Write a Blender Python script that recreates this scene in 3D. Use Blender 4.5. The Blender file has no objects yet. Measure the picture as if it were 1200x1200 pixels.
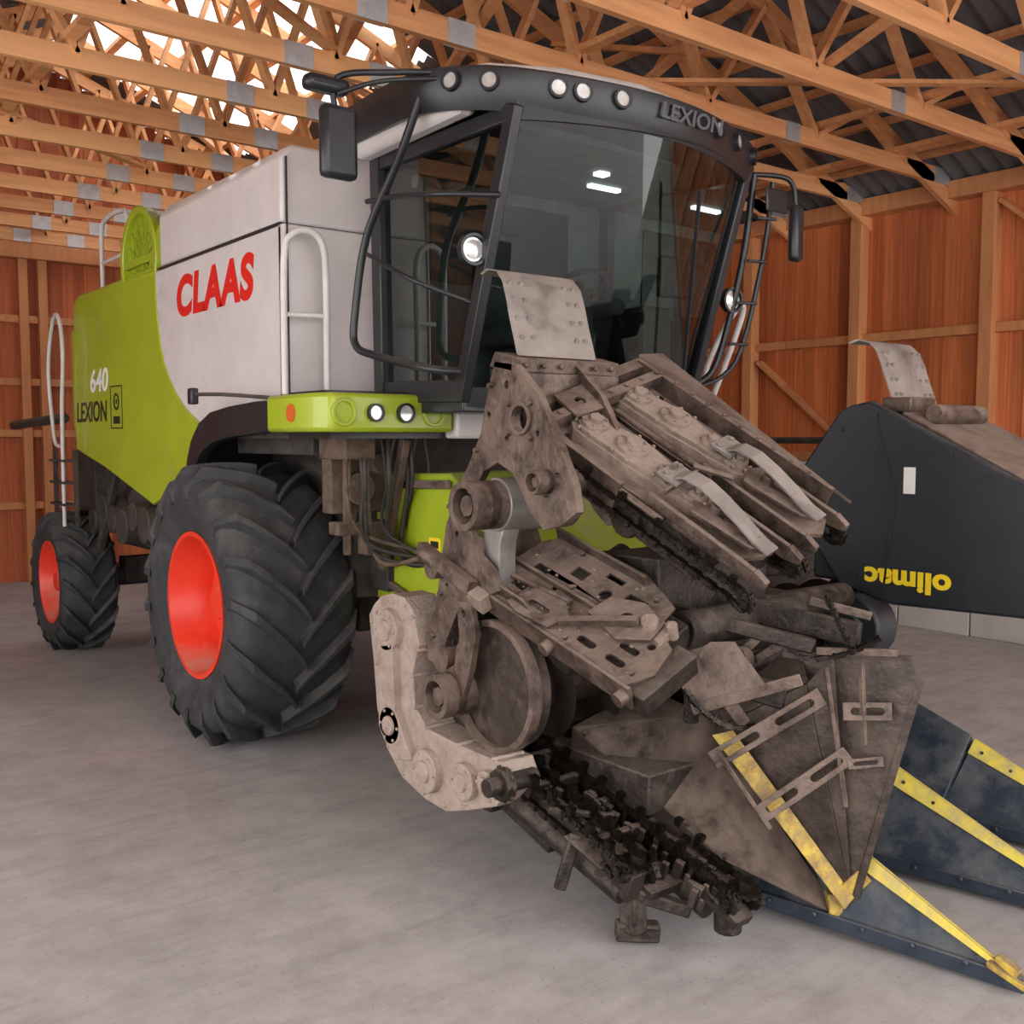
import bpy, bmesh, math, random
from math import sin, cos, pi, radians
from mathutils import Vector, Matrix, Euler
from mathutils.geometry import tessellate_polygon
random.seed(7)
V=Vector
SC=bpy.context.scene
COL=SC.collection

# ------------------------------------------------------------ materials
def nt(name):
    m=bpy.data.materials.new(name); m.use_nodes=True
    n=m.node_tree; n.nodes.clear()
    out=n.nodes.new('ShaderNodeOutputMaterial')
    p=n.nodes.new('ShaderNodeBsdfPrincipled')
    n.links.new(p.outputs[0],out.inputs[0])
    return m,n,p,out
def mat(name,c1,c2=None,rough=.5,metal=0.,scale=6.,bump=0.,dust=None,dustamt=.5,emit=0,detail=6,coat=0):
    m,n,p,out=nt(name)
    c2=c2 or c1
    tc=n.nodes.new('ShaderNodeTexCoord')
    no=n.nodes.new('ShaderNodeTexNoise'); no.inputs['Scale'].default_value=scale; no.inputs['Detail'].default_value=detail; no.inputs['Roughness'].default_value=.68
    n.links.new(tc.outputs['Object'],no.inputs['Vector'])
    cr=n.nodes.new('ShaderNodeValToRGB'); cr.color_ramp.elements[0].position=.36; cr.color_ramp.elements[1].position=.64
    cr.color_ramp.elements[0].color=(*c1,1); cr.color_ramp.elements[1].color=(*c2,1)
    n.links.new(no.outputs['Fac'],cr.inputs[0])
    col=cr.outputs[0]
    if dust:
        n2=n.nodes.new('ShaderNodeTexNoise'); n2.inputs['Scale'].default_value=scale*.6; n2.inputs['Detail'].default_value=10; n2.inputs['Roughness'].default_value=.75
        n.links.new(tc.outputs['Object'],n2.inputs['Vector'])
        g=n.nodes.new('ShaderNodeNewGeometry'); sx=n.nodes.new('ShaderNodeSeparateXYZ'); n.links.new(g.outputs['Normal'],sx.inputs[0])
        ma=n.nodes.new('ShaderNodeMath'); ma.operation='MULTIPLY_ADD'; ma.inputs[1].default_value=.22; n.links.new(sx.outputs['Z'],ma.inputs[0]); n.links.new(n2.outputs['Fac'],ma.inputs[2])
        r2=n.nodes.new('ShaderNodeMapRange'); r2.inputs['From Min'].default_value=.60-dustamt*.35; r2.inputs['From Max'].default_value=.82-dustamt*.25
        n.links.new(ma.outputs[0],r2.inputs['Value'])
        mx=n.nodes.new('ShaderNodeMix'); mx.data_type='RGBA'; n.links.new(r2.outputs[0],mx.inputs['Factor']); n.links.new(col,mx.inputs['A']); mx.inputs['B'].default_value=(*dust,1)
        col=mx.outputs['Result']
        mr=n.nodes.new('ShaderNodeMapRange'); mr.inputs['To Min'].default_value=rough; mr.inputs['To Max'].default_value=.9; n.links.new(r2.outputs[0],mr.inputs['Value']); n.links.new(mr.outputs[0],p.inputs['Roughness'])
        mm=n.nodes.new('ShaderNodeMapRange'); mm.inputs['To Min'].default_value=metal; mm.inputs['To Max'].default_value=0; n.links.new(r2.outputs[0],mm.inputs['Value']); n.links.new(mm.outputs[0],p.inputs['Metallic'])
    else:
        p.inputs['Roughness'].default_value=rough; p.inputs['Metallic'].default_value=metal
    n.links.new(col,p.inputs['Base Color'])
    if coat: p.inputs['Coat Weight'].default_value=coat
    if bump:
        nb=n.nodes.new('ShaderNodeTexNoise'); nb.inputs['Scale'].default_value=scale*5; nb.inputs['Detail'].default_value=6
        n.links.new(tc.outputs['Object'],nb.inputs['Vector'])
        b=n.nodes.new('ShaderNodeBump'); b.inputs['Strength'].default_value=bump; b.inputs['Distance'].default_value=.010
        n.links.new(nb.outputs['Fac'],b.inputs['Height']); n.links.new(b.outputs[0],p.inputs['Normal'])
    if emit:
        p.inputs['Emission Color'].default_value=(*c1,1); p.inputs['Emission Strength'].default_value=emit
    return m
def woodmat(name,ca,cb,axis='Y',bw=.15,grain=(30,30,1.5)):
    """boards: per-board tone from board index along `axis`, plus stretched grain."""
    m,n,p,out=nt(name)
    tc=n.nodes.new('ShaderNodeTexCoord')
    mp=n.nodes.new('ShaderNodeMapping'); mp.inputs['Scale'].default_value=grain
    n.links.new(tc.outputs['Object'],mp.inputs[0])
    no=n.nodes.new('ShaderNodeTexNoise'); no.inputs['Scale'].default_value=1.; no.inputs['Detail'].default_value=5
    n.links.new(mp.outputs[0],no.inputs['Vector'])
    sx=n.nodes.new('ShaderNodeSeparateXYZ'); n.links.new(tc.outputs['Object'],sx.inputs[0])
    d=n.nodes.new('ShaderNodeMath'); d.operation='DIVIDE'; d.inputs[1].default_value=bw; n.links.new(sx.outputs[axis],d.inputs[0])
    f=n.nodes.new('ShaderNodeMath'); f.operation='FLOOR'; n.links.new(d.outputs[0],f.inputs[0])
    w=n.nodes.new('ShaderNodeTexWhiteNoise'); w.noise_dimensions='1D'; n.links.new(f.outputs[0],w.inputs['W'])
    a=n.nodes.new('ShaderNodeMath'); a.operation='MULTIPLY_ADD'; a.inputs[1].default_value=.5; n.links.new(w.outputs['Value'],a.inputs[0])
    b=n.nodes.new('ShaderNodeMath'); b.operation='MULTIPLY'; b.inputs[1].default_value=.8; n.links.new(no.outputs['Fac'],b.inputs[0]); n.links.new(b.outputs[0],a.inputs[2])
    cr=n.nodes.new('ShaderNodeValToRGB'); cr.color_ramp.elements[0].position=.2; cr.color_ramp.elements[1].position=.85
    cr.color_ramp.elements[0].color=(*ca,1); cr.color_ramp.elements[1].color=(*cb,1)
    n.links.new(a.outputs[0],cr.inputs[0]); n.links.new(cr.outputs[0],p.inputs['Base Color'])
    p.inputs['Roughness'].default_value=.7
    return m
def glassmat(name,tint,ior=1.6):
    m,n,p,out=nt(name); n.nodes.remove(p)
    t=n.nodes.new('ShaderNodeBsdfTransparent'); t.inputs[0].default_value=(*tint,1)
    g=n.nodes.new('ShaderNodeBsdfGlossy'); g.inputs['Roughness'].default_value=.02; g.inputs[0].default_value=(.95,.97,.96,1)
    f=n.nodes.new('ShaderNodeFresnel'); f.inputs['IOR'].default_value=ior
    mx=n.nodes.new('ShaderNodeMixShader'); n.links.new(f.outputs[0],mx.inputs[0]); n.links.new(t.outputs[0],mx.inputs[1]); n.links.new(g.outputs[0],mx.inputs[2]); n.links.new(mx.outputs[0],out.inputs[0])
    return m

DUST=(.205,.148,.12)
M_green=mat('lime_paint',(.36,.45,.022),(.31,.39,.018),rough=.35,scale=3,dust=(.36,.34,.16),dustamt=.0,coat=.3)
M_white=mat('offwhite_paint',(.66,.61,.60),(.58,.53,.52),rough=.4,scale=2.5,dust=(.45,.40,.37),dustamt=.0,coat=.2)
M_whitetube=mat('white_tube',(.66,.63,.61),(.56,.52,.5),rough=.45)
M_red=mat('rim_red',(.80,.05,.022),(.70,.038,.016),rough=.4,scale=4,dust=(.5,.2,.14),dustamt=.05)
M_redtxt=mat('decal_red',(.68,.018,.012),rough=.4)
M_blktxt=mat('decal_black',(.015,.015,.015),rough=.4)
M_whttxt=mat('decal_white',(.85,.85,.85),rough=.4)
M_greytxt=mat('decal_grey',(.10,.11,.12),rough=.3)
M_yeltxt=mat('decal_yellow',(.85,.62,.02),rough=.4)
M_rubber=mat('tyre_rubber',(.016,.017,.020),(.04,.04,.043),rough=.75,scale=5,bump=.15,dust=(.095,.09,.085),dustamt=.2)
M_black=mat('black_plastic',(.011,.012,.015),(.020,.021,.025),rough=.35,scale=3,dust=(.07,.065,.06),dustamt=0)
M_blkpanel=mat('black_panel',(.012,.014,.018),(.018,.020,.026),rough=.5,scale=3,dust=(.08,.075,.07),dustamt=.0)
M_chassis=mat('chassis_dark',(.02,.02,.02),(.06,.045,.038),rough=.7,scale=6,dust=(.12,.09,.07),dustamt=.25)
M_dusty=mat('dusty_steel',(.045,.030,.024),(.17,.12,.095),rough=.48,metal=.5,scale=8,bump=.55,dust=DUST,dustamt=.35)
M_cast=mat('dusty_casting',(.15,.105,.08),(.28,.21,.17),rough=.72,scale=10,bump=.7,dust=(.29,.225,.185),dustamt=.4)
M_gbox=mat('gearbox_casting',(.25,.18,.15),(.38,.30,.25),rough=.8,scale=12,bump=.9,dust=(.40,.32,.27),dustamt=.45)
M_dark=mat('dark_steel',(.016,.012,.010),(.055,.040,.033),rough=.5,metal=.5,scale=10,bump=.6,dust=(.115,.083,.067),dustamt=.2)
M_steel=mat('worn_steel',(.26,.235,.22),(.38,.35,.33),rough=.42,metal=.7,scale=6,bump=.2,dust=(.28,.235,.205),dustamt=.3)
M_chain=mat('oily_chain',(.010,.009,.008),(.050,.038,.031),rough=.36,metal=.8,scale=24,bump=.5)
M_navy=mat('navy_snout',(.018,.028,.045),(.035,.048,.07),rough=.4,metal=.2,scale=5,dust=(.12,.12,.12),dustamt=.15)
M_brownsh=mat('brown_sheet',(.035,.025,.020),(.085,.062,.050),rough=.40,metal=.5,scale=7,bump=.35,dust=(.135,.097,.075),dustamt=.2)
M_yellow=mat('yellow_paint',(.78,.62,.06),(.66,.52,.07),rough=.5,scale=8,dust=(.40,.32,.17),dustamt=.15)
M_rust=mat('rusty_yellow',(.60,.43,.05),(.22,.13,.045),rough=.7,scale=14,bump=.5,dust=(.22,.15,.10),dustamt=.3)
M_conc=mat('concrete_wall_mat',(.42,.39,.37),(.52,.49,.46),rough=.9,scale=1.5,bump=.3)
M_lens=mat('lamp_lens',(.75,.76,.74),(.6,.6,.58),rough=.12,metal=.5,scale=40)
M_orange=mat('marker_lens',(.6,.13,.03),rough=.25)
M_seat=mat('seat_fabric',(.03,.03,.033),(.05,.05,.05),rough=.9)
M_int=mat('cab_interior_grey',(.13,.14,.14),(.17,.18,.18),rough=.7)
M_plate=mat('galvanised',(.50,.52,.55),(.62,.64,.66),rough=.45,metal=.6,scale=12)
M_sticker=mat('sticker',(.75,.73,.70),rough=.5)
M_glass=glassmat('tinted_glass',(.50,.62,.58),1.6)
M_glassd=glassmat('dark_tinted_glass',(.30,.32,.31),1.8)
M_wallR=woodmat('boards_right',(.30,.070,.024),(.74,.235,.080),'Y',.145,(20,40,1.2))
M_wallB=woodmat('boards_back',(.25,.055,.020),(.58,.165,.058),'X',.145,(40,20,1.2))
M_truss=woodmat('truss_timber',(.52,.215,.085),(.86,.45,.20),'Y',.5,(1.5,20,20))
M_post=woodmat('post_timber',(.48,.19,.075),(.74,.34,.145),'Y',.7,(14,14,2))
M_pipe=mat('hose_rubber',(.02,.018,.017),(.05,.04,.035),rough=.6,scale=10)

# ------------------------------------------------------------ builder
class B:
    def __init__(s,name,m,M=None): s.name=name; s.mat=m; s.bm=bmesh.new(); s.M=M or Matrix()
    def at(s,M): s.M=M; return s
    def add(s,vs,fs):
        vv=[s.bm.verts.new(s.M@V(v)) for v in vs]
        for f in fs:
            try: s.bm.faces.new([vv[i] for i in f])
            except Exception: pass
    def box(s,x0,x1,y0,y1,z0,z1):
        s.add([(x0,y0,z0),(x1,y0,z0),(x1,y1,z0),(x0,y1,z0),(x0,y0,z1),(x1,y0,z1),(x1,y1,z1),(x0,y1,z1)],
              [(0,3,2,1),(4,5,6,7),(0,1,5,4),(1,2,6,5),(2,3,7,6),(3,0,4,7)])
    def beam(s,p,q,w,h,up=(0,0,1)):
        p=V(p);q=V(q);a=(q-p).normalized();u=V(up); b=a.cross(u)
        if b.length<1e-4: b=a.cross(V((0,1,0)))
        b.normalize(); c=b.cross(a).normalized(); b=b*(w/2); c=c*(h/2)
        s.add([p-b-c,p+b-c,p+b+c,p-b+c,q-b-c,q+b-c,q+b+c,q-b+c],[(0,1,2,3),(7,6,5,4),(0,4,5,1),(1,5,6,2),(2,6,7,3),(3,7,4,0)])
    def cyl(s,p,q,r,r2=None,n=20):
        p=V(p);q=V(q);r2=r if r2 is None else r2
        a=(q-p).normalized(); t=V((0,0,1)) if abs(a.z)<.9 else V((1,0,0)); b=a.cross(t).normalized(); c=a.cross(b)
        vs=[p+(b*cos(2*pi*i/n)+c*sin(2*pi*i/n))*r for i in range(n)]+[q+(b*cos(2*pi*i/n)+c*sin(2*pi*i/n))*r2 for i in range(n)]
        s.add(vs,[tuple(range(n))[::-1],tuple(range(n,2*n))]+[(i,(i+1)%n,n+(i+1)%n,n+i) for i in range(n)])
    def ring(s,p,q,ro,ri,n=28):
        p=V(p);q=V(q);a=(q-p).normalized(); t=V((0,0,1)) if abs(a.z)<.9 else V((1,0,0)); b=a.cross(t).normalized(); c=a.cross(b)
        vs=[]
        for P,r in((p,ro),(q,ro),(q,ri),(p,ri)): vs+=[P+(b*cos(2*pi*i/n)+c*sin(2*pi*i/n))*r for i in range(n)]
        fs=[]
        for k in range(4):
            k2=(k+1)%4
            fs+=[(k*n+i,k*n+(i+1)%n,k2*n+(i+1)%n,k2*n+i) for i in range(n)]
        s.add(vs,fs)
    def prism(s,pts,vec):
        n=len(pts); vec=V(vec); a=[V(p) for p in pts]
        s.add(a+[p+vec for p in a],[tuple(range(n))[::-1],tuple(range(n,2*n))]+[(i,(i+1)%n,n+(i+1)%n,n+i) for i in range(n)])
    def slab(s,pts,th):
        a=[V(p) for p in pts]; nrm=(a[1]-a[0]).cross(a[2]-a[0]).normalized()
        s.prism(a,nrm*th)
    def yz(s,pts,x0,x1): s.prism([(x0,y,z) for y,z in pts],(x1-x0,0,0))
    def plate(s,outer,holes=(),h0=0,h1=.01):
        """2-D outline with real holes in the local xy plane, thickness along local z"""
        polys=[[V((x,y,0)) for x,y in outer]]+[[V((x,y,0)) for x,y in hh] for hh in holes]
        tris=tessellate_polygon(polys); flat=[p for q in polys for p in q]; n=len(flat)
        vs=[(p.x,p.y,h1) for p in flat]+[(p.x,p.y,h0) for p in flat]
        fs=[t for t in tris]+[tuple(i+n for i in t)[::-1] for t in tris]
        o=0
        for q in polys:
            m=len(q)
            for i in range(m): fs.append((o+i,o+(i+1)%m,n+o+(i+1)%m,n+o+i))
            o+=m
        s.add(vs,fs)
    def lathe(s,prof,c,sgn=1,n=64,closed=False):
        """profile [(x,r)] revolved round an X axis through c"""
        m=len(prof); vs=[]
        for i in range(n):
            t=2*pi*i/n
            for x,r in prof: vs.append((c[0]+sgn*x,c[1]-r*cos(t),c[2]+r*sin(t)))
        fs=[]
        for i in range(n):
            j=(i+1)%n
            for k in range(m if closed else m-1):
                k2=(k+1)%m
                fs.append((i*m+k,i*m+k2,j*m+k2,j*m+k))
        s.add(vs,fs)
    def chain(s,pts,pitch=.036,w=.022,h=.022,up=(0,0,1),closed=False):
        P=[V(p) for p in pts]
        if closed: P.append(P[0])
        seg=[]; 
        for a,b in zip(P,P[1:]):
            L=(b-a).length; k=max(1,int(L/pitch))
            for i in range(k): seg.append((a.lerp(b,i/k),a.lerp(b,(i+1)/k)))
        for i,(a,b) in enumerate(seg):
            ex=(b-a)*.18; ww=w if i%2 else w*.6
            s.beam(a-ex,b+ex,ww*1.0,h*(1 if i%2 else .75),up)
            if i%2:
                d=(b-a).normalized().cross(V(up)).normalized()*w*.75
                s.cyl(a-d,a+d,h*.33,n=8)
    def sprocket(s,c,axis,r,th=.012,nt_=14):
        c=V(c);a=V(axis).normalized(); t=V((0,0,1)) if abs(a.z)<.9 else V((1,0,0)); b=a.cross(t).normalized(); d=a.cross(b)
        pts=[]
        for i in range(nt_*4):
            rr=r if i%4 in(0,1) else r*.84
            t=2*pi*i/(nt_*4); pts.append(c-a*th/2+(b*cos(t)+d*sin(t))*rr)
        s.prism(pts,a*th); s.cyl(c-a*th*1.6,c+a*th*1.6,r*.4,n=16)
    def done(s,parent=None,bevel=0,smooth=True):
        bmesh.ops.recalc_face_normals(s.bm,faces=s.bm.faces)
        me=bpy.data.meshes.new(s.name); s.bm.to_mesh(me); s.bm.free()
        me.materials.append(s.mat)
        o=bpy.data.objects.new(s.name,me); COL.objects.link(o)
        if smooth:
            me.shade_smooth(); me.set_sharp_from_angle(angle=radians(32))
        if bevel:
            b=o.modifiers.new('bevel','BEVEL'); b.width=bevel; b.segments=2; b.limit_method='ANGLE'; b.angle_limit=radians(40); b.harden_normals=False
        if parent: o.parent=parent
        return o
def frame(o,a,b):
    a=V(a).normalized(); b=V(b); b=(b-a*b.dot(a)).normalized(); n=a.cross(b)
    return Matrix(((a.x,b.x,n.x,o[0]),(a.y,b.y,n.y,o[1]),(a.z,b.z,n.z,o[2]),(0,0,0,1)))
def empty(name):
    e=bpy.data.objects.new(name,None); COL.objects.link(e); return e
def pipe(name,pts,r,m,parent=None,smooth=True):
    P=[V(p) for p in pts]
    if smooth and len(P)>2:
        Q=[]
        for i in range(len(P)-1):
            p0=P[max(i-1,0)];p1=P[i];p2=P[i+1];p3=P[min(i+2,len(P)-1)]
            for k in range(6):
                t=k/6
                Q.append(.5*((2*p1)+(-p0+p2)*t+(2*p0-5*p1+4*p2-p3)*t*t+(-p0+3*p1-3*p2+p3)*t**3))
        Q.append(P[-1]); P=Q
    cu=bpy.data.curves.new(name,'CURVE'); cu.dimensions='3D'; cu.bevel_depth=r; cu.bevel_resolution=3; cu.use_fill_caps=True
    sp=cu.splines.new('POLY'); sp.points.add(len(P)-1)
    for i,p in enumerate(P): sp.points[i].co=(*p,1)
    cu.materials.append(m)
    o=bpy.data.objects.new(name,cu); COL.objects.link(o)
    if parent: o.parent=parent
    return o
def text(name,body,loc,rot,size,m,parent,off=0,shear=0,space=1,ext=.001,sx=1):
    c=bpy.data.curves.new(name,'FONT'); c.body=body; c.size=size; c.extrude=ext; c.offset=off; c.shear=shear; c.space_character=space
    c.materials.append(m); o=bpy.data.objects.new(name,c); o.location=loc; o.rotation_euler=rot; o.scale=(sx,1,1); COL.objects.link(o)
    if parent: o.parent=parent
    return o
def slot(x,y,l,w,n=5):
    r=w/2; pts=[]
    for i in range(n): t=-pi/2+pi*i/(n-1); pts.append((x+l/2-r+r*cos(t),y+r*sin(t)))
    for i in range(n): t=pi/2+pi*i/(n-1); pts.append((x-l/2+r+r*cos(t),y+r*sin(t)))
    return pts
def circ(x,y,r,n=14): return [(x+r*cos(2*pi*i/n),y+r*sin(2*pi*i/n)) for i in range(n)]
def rect(x0,x1,y0,y1): return [(x0,y0),(x1,y0),(x1,y1),(x0,y1)]

# ------------------------------------------------------------ building
ZW=4.6; XR=6.4; XL=-7.2; YB=9.0; YF=-10.0; XM=-.35; ZR=7.25
# concrete floor with trowel mottling, scuffs and fine specks
m_floor,n,p,out=nt('floor_concrete')
tc=n.nodes.new('ShaderNodeTexCoord')
def noise(scale,detail,rough=.6,vec=None):
    q=n.nodes.new('ShaderNodeTexNoise'); q.inputs['Scale'].default_value=scale; q.inputs['Detail'].default_value=detail; q.inputs['Roughness'].default_value=rough
    n.links.new(vec or tc.outputs['Object'],q.inputs['Vector']); return q.outputs['Fac']
def ramp(inp,p0,p1,c0,c1):
    r=n.nodes.new('ShaderNodeValToRGB'); r.color_ramp.elements[0].position=p0; r.color_ramp.elements[1].position=p1; r.color_ramp.elements[0].color=(*c0,1); r.color_ramp.elements[1].color=(*c1,1); n.links.new(inp,r.inputs[0]); return r.outputs[0]
def mul(a,b,f=1):
    x=n.nodes.new('ShaderNodeMix'); x.data_type='RGBA'; x.blend_type='MULTIPLY'; x.inputs['Factor'].default_value=f; n.links.new(a,x.inputs['A']); n.links.new(b,x.inputs['B']); return x.outputs['Result']
c=ramp(noise(.6,9,.65),.3,.7,(.40,.378,.375),(.54,.505,.495))
c=mul(c,ramp(noise(3.5,10,.75),.35,.6,(.77,.76,.77),(1,1,1)))
mp=n.nodes.new('ShaderNodeMapping'); mp.inputs['Rotation'].default_value=(0,0,.6); mp.inputs['Scale'].default_value=(1.2,9,1); n.links.new(tc.outputs['Object'],mp.inputs[0])
c=mul(c,ramp(noise(1.3,6,.6,mp.outputs[0]),.30,.52,(.86,.85,.85),(1,1,1)))
c=mul(c,ramp(noise(60,3,.6),.28,.36,(.55,.5,.47),(1,1,1)))
n.links.new(c,p.inputs['Base Color']); p.inputs['Roughness'].default_value=.72
bm_=n.nodes.new('ShaderNodeBump'); bm_.inputs['Strength'].default_value=.12; bm_.inputs['Distance'].default_value=.01; n.links.new(noise(12,8,.7),bm_.inputs['Height']); n.links.new(bm_.outputs[0],p.inputs['Normal'])
b=B('floor',m_floor); b.box(XL-6,XR+.3,YF-8,YB+.2,-.15,0); b.done()
# right wall : concrete plinth + vertical boards + studs
b=B('wall_right',M_wallR)
y=YF; k=0
while y<YB:
    o_=.012*(k%2); b.box(XR-.004+o_,XR+.025+o_,y-.004,y+.149,1.7,ZW-.06); y+=.145; k+=1
wr=b.done()
b=B('concrete_plinth',M_conc)
y=YF
while y<YB:
    b.box(5.95,XR+.2,y+.006,y+.79,0,1.74); y+=.8
b.done(bevel=.01).parent=wr
b=B('frame',M_post)
for i in range(-6,6): 
    yy=.41+1.52*i
    if yy<YB: b.box(XR-.16,XR-.002,yy-.07,yy+.07,1.74,ZW-.05)
b.box(XR-.09,XR-.002,YF,YB,3.08,3.18); b.box(XR-.2,XR+.02,YF,YB,ZW-.12,ZW+.06); b.box(XR-.12,XR-.002,YF,YB,1.74,1.84)
for y0,z0,y1,z1 in((1.8,2.95,.5,1.9),(-1.2,4.4,-2.6,3.2),(4.9,4.4,3.5,3.2)): b.beam((XR-.07,y0,z0),(XR-.07,y1,z1),.05,.12,(1,0,0))
b.done(bevel=.006).parent=wr
pipe('wall_pipe',[(5.8,2.2,1.98),(5.8,-.6,1.98)],.04,M_chassis,wr)
# back wall
b=B('wall_back',M_wallB)
x=XL; k=0
while x<XR:
    xm=x+.07; top=ZR-abs(xm-XM)*(ZR-ZW)/(XR-XM); o_=.012*(k%2)
    b.box(x-.004,x+.149,YB+o_,YB+.025+o_,0,max(top,ZW)-.05); x+=.145; k+=1
wb=b.done()
b=B('frame',M_post)
for z in(1.07,2.07,2.78,3.64): b.box(XL,XR,YB-.08,YB-.002,z-.05,z+.05)
b.box(XL,XR,YB-.22,YB-.002,4.45,4.95)
for x in(-6.2,-4.4,-2.6,-.55,-.3,1.6,3.6,5.4): b.box(x-.06,x+.06,YB-.14,YB-.002,0,4.5)
b.done(bevel=.006).parent=wb
# left wall only behind the harvester; the front-left bay is an open doorway
b=B('wall_left',M_wallR)
y=2.0
while y<YB:
    b.box(XL-.025,XL,y-.001,y+.146,0,ZW-.06); y+=.145
b.done()
# trusses
t=B('roof_trusses',M_truss); g=B('nail_plates',M_plate)
def rz(x): return ZR-.18-abs(x-XM)*(ZR-ZW)/(XR-XM)
NY=[]
for i in range(-8,10):
    Y=.345+1.015*i
    if Y>YB-.3 or Y<YF+.5: continue
    NY.append(Y)
    t.beam((XL,Y,ZW+.09),(XR,Y,ZW+.09),.055,.155)
    for X1 in(XL-.5,XR+.5): t.beam((X1,Y,rz(X1)),(XM,Y,rz(XM)),.055,.15)
    nb=[-6.2,-4.75,-3.3,-1.85,-.35,1.1,2.5,3.95,5.4]
    nt_=[-5.5,-4.0,-2.6,-1.1,.4,1.8,3.2,4.7]
    for j,xt in enumerate(nt_):
        for xb in(nb[j],nb[j+1]):
            t.beam((xb,Y+.005,ZW+.12),(xt,Y+.005,rz(xt)),.045,.095,(0,1,0))
    for xp,w in((-.64,.22),(.04,.22),(3.6,.2),(-3.6,.2),(6.1,.35)):
        g.box(xp-w/2,xp+w/2,Y-.034,Y-.029,ZW+.01,ZW+.17); g.box(xp-w/2,xp+w/2,Y+.029,Y+.034,ZW+.01,ZW+.17)
# longitudinal braces
for X in(-4.8,-1.9,1.1,4.0): t.beam((X,YF+1,ZW+.22),(X,YB-.1,ZW+.22),.09,.045)
for X in(-3.3,2.6,.9,5.2):
    for a in range(0,len(NY)-3,3): t.beam((X,NY[a],ZW+.2),(X,NY[a+3],rz(X)-.1),.045,.09,(1,0,0)); t.beam((X+.1,NY[a+3],ZW+.2),(X+.1,NY[a],rz(X)-.1),.045,.09,(1,0,0))
for a in range(0,len(NY)-4,4): t.beam((XL+1,NY[a],ZW+.19),(XM,NY[a+4],ZW+.19),.09,.03); t.beam((XM+1,NY[a+4],ZW+.19),(XR-.4,NY[a],ZW+.19),.09,.03)
to=t.done(); g.done().parent=to
# purlins + corrugated roof
b=B('roof_purlins',M_truss)
for sgn,XE in((-1,XL-.5),(1,XR+.5)):
    nn=12
    for i in range(nn+1):
        X=XM+(XE-XM)*i/nn; b.beam((X,YF+.2,rz(X)+.13),(X,YB,rz(X)+.13),.1,.05)
b.done().parent=to
M_roof=mat('roof_sheet_mat',(.11,.115,.125),(.16,.16,.17),rough=.7,scale=2)
def sheet(name,m,X0,X1,Y0,Y1,dz=0):
    bb=B(name,m); per=.18; n=int((Y1-Y0)/per*8); n=max(n,2)
    vs=[];fs=[]
    for i in range(n+1):
        Y=Y0+(Y1-Y0)*i/n; w=.028*sin(2*pi*Y/per)
        for X in(X0,X1): vs.append((X,Y,rz(X)+.2+w+dz))
    for i in range(n): fs.append((2*i,2*i+1,2*i+3,2*i+2))
    bb.add(vs,fs); o=bb.done(smooth=False); o.data.shade_smooth(); return o
roof=sheet('ceiling',M_roof,XL-.7,XM,YF,YB+.2)
for i,(a,c,e,f) in enumerate([(XM,XR+.7,YF,3.2),(2.4,XR+.7,3.2,8.2),(XM,XR+.7,8.2,YB+.2)]):
    sheet('roof_sheet_%d'%(i+1),M_roof,a,c,e,f).parent=roof
m,n,p,out=nt('translucent_sheet'); n.nodes.remove(p)
tr=n.nodes.new('ShaderNodeBsdfTranslucent'); tr.inputs[0].default_value=(.9,.93,.95,1)
tp=n.nodes.new('ShaderNodeBsdfTransparent'); mx=n.nodes.new('ShaderNodeMixShader'); mx.inputs[0].default_value=.4
n.links.new(tr.outputs[0],mx.inputs[1]); n.links.new(tp.outputs[0],mx.inputs[2]); n.links.new(mx.outputs[0],out.inputs[0])
sheet('window_1',m,XM,2.4,3.2,8.2)

# ------------------------------------------------------------ combine
H=empty('combine_harvester')
XS=1.4
def side_plate(name,m,outline,x,th,parent=H,bev=.012):
    bb=B(name,m)
    bb.yz(outline,-x,-x+th); bb.yz(outline,x-th,x)
    return bb.done(parent,bevel=bev)
arc=lambda cy,cz,r,a0,a1,n: [(cy+r*cos(radians(a0+(a1-a0)*i/n)),cz+r*sin(radians(a0+(a1-a0)*i/n))) for i in range(n+1)]
bound=[(1.16,3.22),(1.15,3.05),(1.13,2.88),(1.08,2.68),(1.01,2.55),(.92,2.44),(.80,2.33),(.66,2.24),(.52,2.17),(.36,2.11),(.05,2.05)]
side_plate('side_panel_white',M_white,[(-.95,2.22),(-.95,3.22)]+bound+[(-.3,2.06)],XS,.06)
side_plate('side_panel_green',M_green,bound+[(.4,1.92),(.62,1.72),(1.31,1.5),(2.5,1.76),(3.32,1.90),(3.36,2.3),(3.28,3.2),(3.1,3.26)],XS+.004,.07)
b=B('upper_hood_white',M_white)
prof=[(-XS,3.235),(-XS,3.60),(-XS+.07,3.68),(XS-.07,3.68),(XS,3.60),(XS,3.235)]
b.prism([(x,-.95,z) for x,z in prof],(0,2.0,0)); b.done(H,bevel=.02)
b=B('front_bulkhead_white',M_white)
b.box(-XS,-.78,-.97,-.9,2.2,3.225); b.box(.78,XS,-.97,-.9,2.2,3.225); b.box(-.8,.8,-1.18,-.9,2.2,3.66)
b.done(H,bevel=.012)
b=B('seam_trim',M_black); b.box(-XS-.002,XS+.002,-.93,1.1,3.222,3.236); b.box(-XS+.02,-XS+.03,-.975,-.965,2.25,3.6); b.done(H)
b=B('inner_body',M_chassis); b.box(-XS+.06,XS-.06,-.88,3.25,2.0,3.2); b.box(-.85,.85,-.8,3.2,1.0,2.0); b.done(H)
b=B('engine_hood_green',M_green)
b.box(-XS+.02,XS-.02,1.1,3.2,3.2,3.27)
b.yz([(1.06,3.25)]+arc(1.55,3.3,.44,180,0,14)+[(2.05,3.25)],-1.33,1.0)
b.yz([(1.0,3.27),(1.0,3.62),(1.2,3.5),(1.35,3.27)],-1.385,-1.3)
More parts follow.
